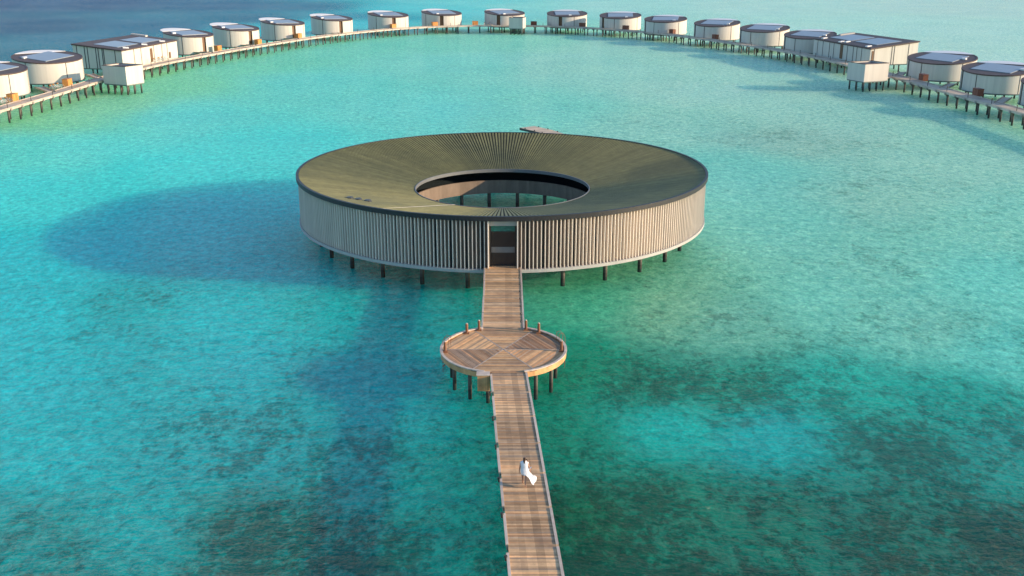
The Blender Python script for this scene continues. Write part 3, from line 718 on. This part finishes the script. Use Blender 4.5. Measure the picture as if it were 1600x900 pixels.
# ------------------------------------------------------------------ rectangular villas
def quad_pt(Q, u, v):
    A, B, C, D = Q
    x = (1 - u) * (1 - v) * A[0] + u * (1 - v) * B[0] + u * v * C[0] + (1 - u) * v * D[0]
    y = (1 - u) * (1 - v) * A[1] + u * (1 - v) * B[1] + u * v * C[1] + (1 - u) * v * D[1]
    return x, y
def rect_villa(Q, top, label, fins, doors, extra, hiside):
    cx = sum(q[0] for q in Q) / 4; cy = sum(q[1] for q in Q) / 4; Q = [(x - cx, y - cy) for x, y in Q]
    root = empty('rectangular_villa', (cx, cy, 0)); tag(root, label, 'water villa', 'rectangular water villas')
    zb = 1.7; w = MB()
    U = Vector(((Q[hiside[0]][0] + Q[hiside[1]][0]) / 2, (Q[hiside[0]][1] + Q[hiside[1]][1]) / 2)); UL = U.length; U /= UL
    def tilt(mb): mb.v = [(x, y, z + (.1 * (x * U.x + y * U.y + UL) if z > 4 else 0)) for x, y, z in mb.v]; return mb
    for k in range(4):
        p, q = Vector(Q[k]), Vector(Q[(k + 1) % 4]); L_ = (q - p).length; n = int(L_ / .45); t = (q - p).normalized(); nn = Vector((t.y, -t.x))
        for i in range(n):
            a_, b_2 = p.lerp(q, i / n), p.lerp(q, (i + 1) / n); c = .93 + .1 * random.random()
            w.hexa([(a_.x, a_.y, zb), (b_2.x, b_2.y, zb), (b_2.x - nn.x * .2, b_2.y - nn.y * .2, zb), (a_.x - nn.x * .2, a_.y - nn.y * .2, zb)],
                   [(a_.x, a_.y, top), (b_2.x, b_2.y, top), (b_2.x - nn.x * .2, b_2.y - nn.y * .2, top), (a_.x - nn.x * .2, a_.y - nn.y * .2, top)], c)
        for f in fins.get(k, ()):
            a_ = p.lerp(q, f); w_ = .10; sm = MB(); sm.hexa([(a_.x - t.x * w_, a_.y - t.y * w_, zb), (a_.x - t.x * w_ + nn.x * .04, a_.y - t.y * w_ + nn.y * .04, zb), (a_.x + t.x * w_ + nn.x * .04, a_.y + t.y * w_ + nn.y * .04, zb), (a_.x + t.x * w_, a_.y + t.y * w_, zb)],
                                                 [(a_.x - t.x * w_, a_.y - t.y * w_, top), (a_.x - t.x * w_ + nn.x * .04, a_.y - t.y * w_ + nn.y * .04, top), (a_.x + t.x * w_ + nn.x * .04, a_.y + t.y * w_ + nn.y * .04, top), (a_.x + t.x * w_, a_.y + t.y * w_, top)]); tilt(sm).build('cladding_seam', M['seam'], root)
    tilt(w).build('wall', M['hutwall'], root)
    for k, f, w_, h_ in doors:
        p, q = Vector(Q[k]), Vector(Q[(k + 1) % 4]); t = (q - p).normalized(); nn = Vector((t.y, -t.x)); a_ = p.lerp(q, f)
        b = MB(); b.box(a_.x + nn.x * .03, a_.y + nn.y * .03, zb + h_ / 2 + .3, w_, .1, h_, atan2(t.y, t.x)); b.build('door', M['door'], root)
    big = [quad_pt(Q, u, v) for u, v in ((-.012, -.012), (1.012, -.012), (1.012, 1.012), (-.012, 1.012))]
    b = MB(); disc(b, big, top + .002, top + .28); tilt(b).build('roof_edge', M['hutrim'], root)
    b = MB(); disc(b, [quad_pt(Q, u, v) for u, v in ((.01, .01), (.99, .01), (.99, .99), (.01, .99))], top + .28, top + .31); rf = tilt(b).build('roof', M['hutroof'], root)
    for (u0, u1, v0, v1) in extra['panels']:
        b = MB(); disc(b, [quad_pt(Q, u, v) for u, v in ((u0, v0), (u1, v0), (u1, v1), (u0, v1))], top + .312, top + .42); tilt(b).build('skylight_panel', M['solar'], rf)
    for (u, v) in extra['units']:
        b = MB(); x, y = quad_pt(Q, u, v); b.box(x, y, top + .43, 1.3, .8, .24, .4); tilt(b).build('roof_unit', M['white'], rf)
    u, v, du, dv = extra['fin']
    b = MB(); P = [quad_pt(Q, *q) for q in ((u, v), (u + du, v), (u + du, v + dv), (u, v + dv))]; disc(b, P, zb + .5, top + .65, .9); tilt(b).build('patio_screen', M['hutwall'], root)
    b = MB(); disc(b, [quad_pt(Q, a_, c_) for a_, c_ in ((.03, .03), (.97, .03), (.97, .97), (.03, .97))], zb - .3, zb + .05); b.build('floor_slab', M['hutunder'], root)
    for i in range(5):
        for j in range(5):
            x, y = quad_pt(Q, .06 + .22 * i, .06 + .22 * j); place_pile(root, x, y, proto=pileR, zs=.8)
    return root
# A(ocean near) B(lagoon near) C(lagoon far) D(ocean far), counter-clockwise from above
rect_villa([(-101.5, 242.0), (-89.4, 239.6), (-85.0, 266.0), (-96.3, 268.5)], 5.75, 'long rectangular white villa on the left, its lagoon wall in full sun',
           {0: (.08, .24, .30, .47, .52, .60, .63, .86), 1: (.2, .32, .55, .7, .8)}, [(1, .5, 1.1, 3.2), (1, .84, .9, 1.5)],
           dict(panels=[(.30, .80, .10, .44), (.30, .80, .52, .86)], units=[(.93, .13), (.93, .45), (.93, .78)], fin=(.0, .93, .35, .04)), (0, 3))
rect_villa([(97.7, 252.0), (90.4, 277.3), (78.9, 274.3), (84.9, 247.8)], 5.45, 'long rectangular white villa on the right, its lagoon wall in shade',
           {2: (.08, .18, .3, .38, .62, .72, .78, .86), 3: (.08, .45, .5, .8)}, [(2, .52, 1.3, 3.4), (3, .05, .5, 3.0)],
           dict(panels=[(.52, .90, .22, .74), (.10, .46, .22, .74)], units=[(.9, .88), (.55, .93), (.1, .92), (.5, .86)], fin=(.93, .1, .04, .35)), (0, 1))

# ------------------------------------------------------------------ small kiosks on the lagoon side
def kiosk(cx, cy, lx, ly, top, rz, label, link):
    root = empty('kiosk', (cx, cy, 0), rz); tag(root, label, 'kiosk', 'small square kiosks on the lagoon side')
    w = MB(); zb = 1.75
    for sx, sy, L_, a_ in ((0, -1, lx, 0), (1, 0, ly, pi / 2), (0, 1, lx, pi), (-1, 0, ly, -pi / 2)):
        n = int(L_ / .45)
        for i in range(n):
            u = -L_ / 2 + L_ * (i + .5) / n; ox, oy = sx * (lx / 2 - .1), sy * (ly / 2 - .1)
            w.box(ox + u * cos(a_), oy + u * sin(a_), (zb + top) / 2, L_ / n, .18, top - zb, a_, .93 + .1 * random.random())
    w.build('wall', M['hutwall'], root)
    w = MB(); w.box(0, 0, top - .25, lx - .42, ly - .42, .12); w.build('roof', M['hutroof'], root)
    w = MB()
    for sx, sy, L_, a_ in ((0, -1, lx + .06, 0), (1, 0, ly + .06, pi / 2), (0, 1, lx + .06, 0), (-1, 0, ly + .06, pi / 2)):
        w.box(sx * (lx / 2 - .07) , sy * (ly / 2 - .07), top + .06 + .003 * abs(sx), L_ if sx == 0 else L_ - .3, .2, .1, a_)
    w.build('roof_edge', M['hutrim'], root)
    w = MB(); w.box(0, 0, zb - .12, lx - .1, ly - .1, .2); w.build('floor_slab', M['hutunder'], root)
    for i in range(4):
        for j in (-1, 0, 1): place_pile(root, (-.42 + .28 * i) * lx, j * .4 * ly, proto=pileR, zs=.95)
    w = MB(); lxx, lyy, lw, ll, la = link; w.box(lxx, lyy, 2.1, ll, lw, .18, la); w.build('link_deck', M['sand_deck'], root)
kiosk(-79.9, 213.6, 6.4, 4.7, 5.35, radians(-26), 'small white kiosk on piles beside the left rectangular villa', (-4.4, .4, 4.0, 4.2, 0))
kiosk(74.9, 219.0, 6.2, 5.4, 5.3, radians(22), 'small white kiosk on piles in front of the right rectangular villa', (4.6, .8, 4.5, 4.4, 0))
kiosk(1.9, 368.2, 4.9, 5.0, 5.3, radians(-13), 'small white kiosk at the far centre of the curved boardwalk', (0, 3.0, 3.0, 2.5, 0))

# ------------------------------------------------------------------ cabinets and bicycles by the boardwalk
def cabinet(x, y, sx, sy, h, rz, m, label):
    root = empty('wooden_cabinet', (x, y, ZR), rz); tag(root, label, 'cabinet', 'wooden cabinets along the curved boardwalk')
    b = MB(); b.box(0, 0, h / 2, sx, sy, h, 0, 1.0); b.build('body', m, root)
    b = MB(); b.box(0, 0, h + .035, sx + .12, sy + .12, .07, 0, .8); b.build('lid', m, root)
    b = MB()
    for k in range(4): b.box(-sx * .375 + sx * .25 * k, -sy / 2 - .02, h / 2, sx * .23, .04, h * .9, 0, .8 + .35 * random.random())
    b.build('door_slats', m, root)
wheel_b = [None]
def bicycle(x, y, rz, label):
    if wheel_b[0] is None:
        root = empty('bicycle')
        for s in (-.52, .52):
            b = MB(); n = 20
            for i in range(n):
                A, B = 2 * pi * i / n, 2 * pi * (i + 1) / n
                b.tube((s + .33 * cos(A), 0, .35 + .33 * sin(A)), (s + .33 * cos(B), 0, .35 + .33 * sin(B)), .035, 5)
            for i in range(6):
                A = pi * i / 3; b.tube((s, 0, .35), (s + .33 * cos(A), 0, .35 + .33 * sin(A)), .008, 4)
            b.build('wheel', M['kerb'], root)
        b = MB()
        for p, q in (((-.52, 0, .35), (-.1, 0, .33)), ((-.1, 0, .33), (-.22, 0, .85)), ((-.52, 0, .35), (-.2, 0, .75)), ((-.2, 0, .72), (.35, 0, .82)), ((-.1, 0, .33), (.36, 0, .78)), ((.33, 0, .95), (.52, 0, .35))):
            b.tube(p, q, .028, 6)
        b.build('frame', M['white'], root)
        b = MB(); b.box(-.23, 0, .9, .26, .14, .06); b.build('saddle', M['door'], root)
        b = MB(); b.tube((.3, -.28, 1.02), (.3, .28, 1.02), .02, 6); b.tube((.33, 0, .93), (.3, 0, 1.02), .02, 6); b.build('handlebar', M['metal'], root)
        b = MB(); b.box(.62, 0, .85, .24, .32, .22); b.build('basket', M['cabinet'], root)
        kids(root); wheel_b[0] = root; o = root
    else: o = copy_tree(wheel_b[0])
    o.location = (x, y, ZR); o.rotation_euler.z = rz; tag(o, label, 'bicycle', 'bicycles parked along the curved boardwalk')
names = ['the villa cut off by the left edge', 'the villa left of the left rectangular villa', 'the first round villa past the left rectangular villa', 'the second round villa past the left rectangular villa', 'the third round villa past the left rectangular villa', 'the fourth round villa past the left rectangular villa', 'the third villa left of the far kiosk', 'the first villa left of the far kiosk villa', 'the villa behind the far kiosk', 'the first villa right of the far kiosk', 'the second villa right of the far kiosk', 'the third villa right of the far kiosk', 'the fourth villa right of the far kiosk', 'the second villa left of the right rectangular villa', 'the villa touching the right rectangular villa', 'the villa right of the right rectangular villa', 'the second villa right of the right rectangular villa', 'the villa cut off by the right edge']
# pixel column in the photo where each cabinet stands, None = no cabinet
cabx = [21, 106, 341, 404, 467, None, 615, 680, 742, 834, 910, 978, 1050, 1118, None, 1443, 1528, None]
boff = WB + .75
def at_px(px):
    best = None
    for i, p in enumerate(line):
        n = nrm(i, line); x, y = p[0] + n[0] * boff, p[1] + n[1] * boff
        zc = y * cos(PT) + (28 - 2.2) * sin(PT); q = abs(800 + 1600 * x / zc - px)
        if best is None or q < best[0]: best = (q, x, y, n)
    return best
for i, px in enumerate(cabx):
    if px is None: continue
    _, x, y, n = at_px(px); left = px < 760; rz = atan2(n[1], n[0]) - pi / 2
    far = .8 if 560 < px < 960 else 1
    cabinet(x, y, 2.0, 1.1, 1.35 if left else 1.3, rz, M['cabinet'] if left else M['cabinet_dark'], ('orange' if left else 'dark red-brown') + ' cabinet by ' + names[i])
for pxs, nm in (((84, 90, 96), names[1]), ((3, 9, 15), names[0]), ((756, 766, 776, 786), names[8]), ((858, 866, 873), names[9]), ((246, 252, 258), 'the left rectangular villa')):
    for k, px in enumerate(pxs):
        _, x, y, n = at_px(px); bicycle(x + n[0] * .1, y + n[1] * .1, atan2(n[1], n[0]) + random.uniform(-.25, .25) , 'white bicycle parked by ' + nm)

# ------------------------------------------------------------------ person
def skin_mesh(name, pts, edges, root_i, m, parent, sub=2):
    me = bpy.data.meshes.new(name); me.from_pydata([p[:3] for p in pts], edges, []); o = bpy.data.objects.new(name, me); COL.objects.link(o)
    md = o.modifiers.new('skin', 'SKIN'); 
    if not me.skin_vertices: me.attributes  # layer is created with the modifier
    if len(me.skin_vertices) == 0:
        import bmesh
        bm = bmesh.new(); bm.from_mesh(me); bm.verts.layers.skin.verify(); bm.to_mesh(me); bm.free()
    for i, p in enumerate(pts):
        sv = me.skin_vertices[0].data[i]; sv.radius = (p[3], p[4] if len(p) > 4 else p[3]); sv.use_root = (i == root_i)
    s = o.modifiers.new('sub', 'SUBSURF'); s.levels = sub; s.render_levels = sub
    dg = bpy.context.evaluated_depsgraph_get(); ev = o.evaluated_get(dg); new = bpy.data.meshes.new_from_object(ev)
    bpy.data.objects.remove(o); new.materials.clear(); new.materials.append(m); new.polygons.foreach_set('use_smooth', [True] * len(new.polygons))
    r = bpy.data.objects.new(name, new); COL.objects.link(r)
    if parent: r.parent = parent
    return r
pp = [(0, 0, .93, .13, .10), (0, 0, 1.08, .11, .085), (0, .01, 1.26, .13, .09), (0, .01, 1.385, .09, .07), (0, .015, 1.46, .048), (0, .03, 1.53, .075, .085), (0, .03, 1.62, .07, .08),
      (-.16, 0, 1.37, .05), (-.22, -.05, 1.10, .038), (-.25, .02, .87, .027),
      (.16, 0, 1.37, .05), (.24, -.03, 1.11, .038), (.31, .07, .91, .027),
      (-.085, 0, .88, .085), (-.09, .10, .50, .055), (-.09, .13, .10, .034), (-.09, .26, .04, .03, .022),
      (.085, 0, .88, .085), (.08, -.02, .49, .055), (.08, -.24, .14, .034), (.08, -.17, .04, .03, .022)]
ee = [(0, 1), (1, 2), (2, 3), (3, 4), (4, 5), (5, 6), (3, 7), (7, 8), (8, 9), (3, 10), (10, 11), (11, 12), (0, 13), (13, 14), (14, 15), (15, 16), (0, 17), (17, 18), (18, 19), (19, 20)]
# hands: palm plus five finger chains each
for wi, sx in ((9, -1), (12, 1)):
    wx, wy, wz = pp[wi][:3]; pi_ = len(pp); pp.append((wx + .005 * sx, wy + .01, wz - .065, .030, .016)); ee.append((wi, pi_))
    for k in range(4):
        f0 = len(pp); off = (k - 1.5) * .019; ln = (.065, .078, .074, .058)[k]
        pp.append((wx, wy + off, wz - .105, .009)); pp.append((wx - .008 * sx, wy + off, wz - .105 - ln * .55, .0085)); pp.append((wx - .028 * sx, wy + off, wz - .105 - ln, .0075))
        ee += [(pi_, f0), (f0, f0 + 1), (f0 + 1, f0 + 2)]
    f0 = len(pp); pp.append((wx - .012 * sx, wy + .04, wz - .05, .011)); pp.append((wx - .02 * sx, wy + .06, wz - .09, .009)); ee += [(pi_, f0), (f0, f0 + 1)]
pers = empty('person', (.62, 46.2, ZD), radians(-6)); tag(pers, 'woman in a white dress blown to the right, walking barefoot along the boardwalk', 'person')
skin_mesh('body', pp, ee, 0, M['skin'], pers)
# hair: cap and long tail down the back
skin_mesh('hair', [(0, .0, 1.645, .072, .075), (0, -.03, 1.56, .076, .07), (0, -.055, 1.46, .055, .045), (.01, -.09, 1.34, .05, .035), (.03, -.11, 1.22, .03, .02), (.07, -.02, 1.56, .03), (.13, -.03, 1.50, .028), (.19, -.02, 1.47, .014)],
          [(0, 1), (1, 2), (2, 3), (3, 4), (1, 5), (5, 6), (6, 7)], 1, M['hair'], pers)
fc = MB()   # face: nose, eyes and mouth facing away from the camera, turned to the right
fc.hexa([(-.012, .105, 1.545), (.012, .105, 1.545), (.006, .103, 1.585), (-.006, .103, 1.585)], [(-.004, .13, 1.548), (.004, .13, 1.548), (.003, .112, 1.583), (-.003, .112, 1.583)])
fc.build('nose', M['skin'], pers)
for s in (-1, 1): fc = MB(); fc.cyl(s * .03, .104, 1.578, 1.588, .011, .009, 8); fc.build('eye', M['white'], pers)
fc = MB(); fc.box(0, .107, 1.52, .04, .01, .01); fc.build('mouth', M['cabinet_dark'], pers)
d = MB(); rings = [(1.44, .075, .065, 0, 0), (1.41, .15, .09, 0, 0), (1.36, .215, .115, 0, 0), (1.22, .205, .13, .005, -.01), (1.08, .19, .13, .01, -.01), (.94, .215, .155, .02, -.01), (.84, .22, .16, .03, -.01), (.74, .22, .155, .06, -.02), (.68, .21, .14, .09, -.03)]
n = 28; prev = None
for z, rx, ry, ox, oy in rings:
    R = []
    for i in range(n):
        A = 2 * pi * i / n; f = 1 + .06 * sin(5 * A + z * 6) * (1.45 - z)
        hem = -.10 * max(0, cos(A)) * (1 if z < .7 else 0)
        R.append((ox + rx * f * cos(A), oy + ry * f * sin(A), z + hem))
    if prev:
        for i in range(n): d.face([prev[i], R[i], R[(i + 1) % n], prev[(i + 1) % n]])
    prev = R
dress = d.build('dress', M['cloth'], pers, smooth=True)
tr = MB(); G = []      # wind-blown train
for i in range(9):
    u = i / 8; row = []
    for j in range(8):
        v = j / 7
        x = .12 + .50 * u - .12 * v * u + .03 * sin(7 * v); y = .08 - .30 * v + .05 * sin(6 * u) ; z = .86 - .16 * v - .36 * u - .16 * u * v + .05 * sin(9 * u + 5 * v) * u
        row.append((x, y, z))
    G.append(row)
for sgn, dz in ((1, .012), (-1, -.012)):
    for i in range(8):
        for j in range(7):
            q = [(p[0], p[1], p[2] + dz) for p in (G[i][j], G[i + 1][j], G[i + 1][j + 1], G[i][j + 1])]
            tr.face(q if sgn > 0 else q[::-1])
tr.build('dress_train', M['cloth'], pers, smooth=True)
fl = MB(); fl.hexa([(.2, .05, .99), (.2, -.05, .95), (.36, -.02, 1.06), (.36, .06, 1.09)], [(.2, .05, 1.02), (.2, -.05, .98), (.36, -.02, 1.075), (.36, .06, 1.105)]); fl.build('sash', M['cloth'], pers)
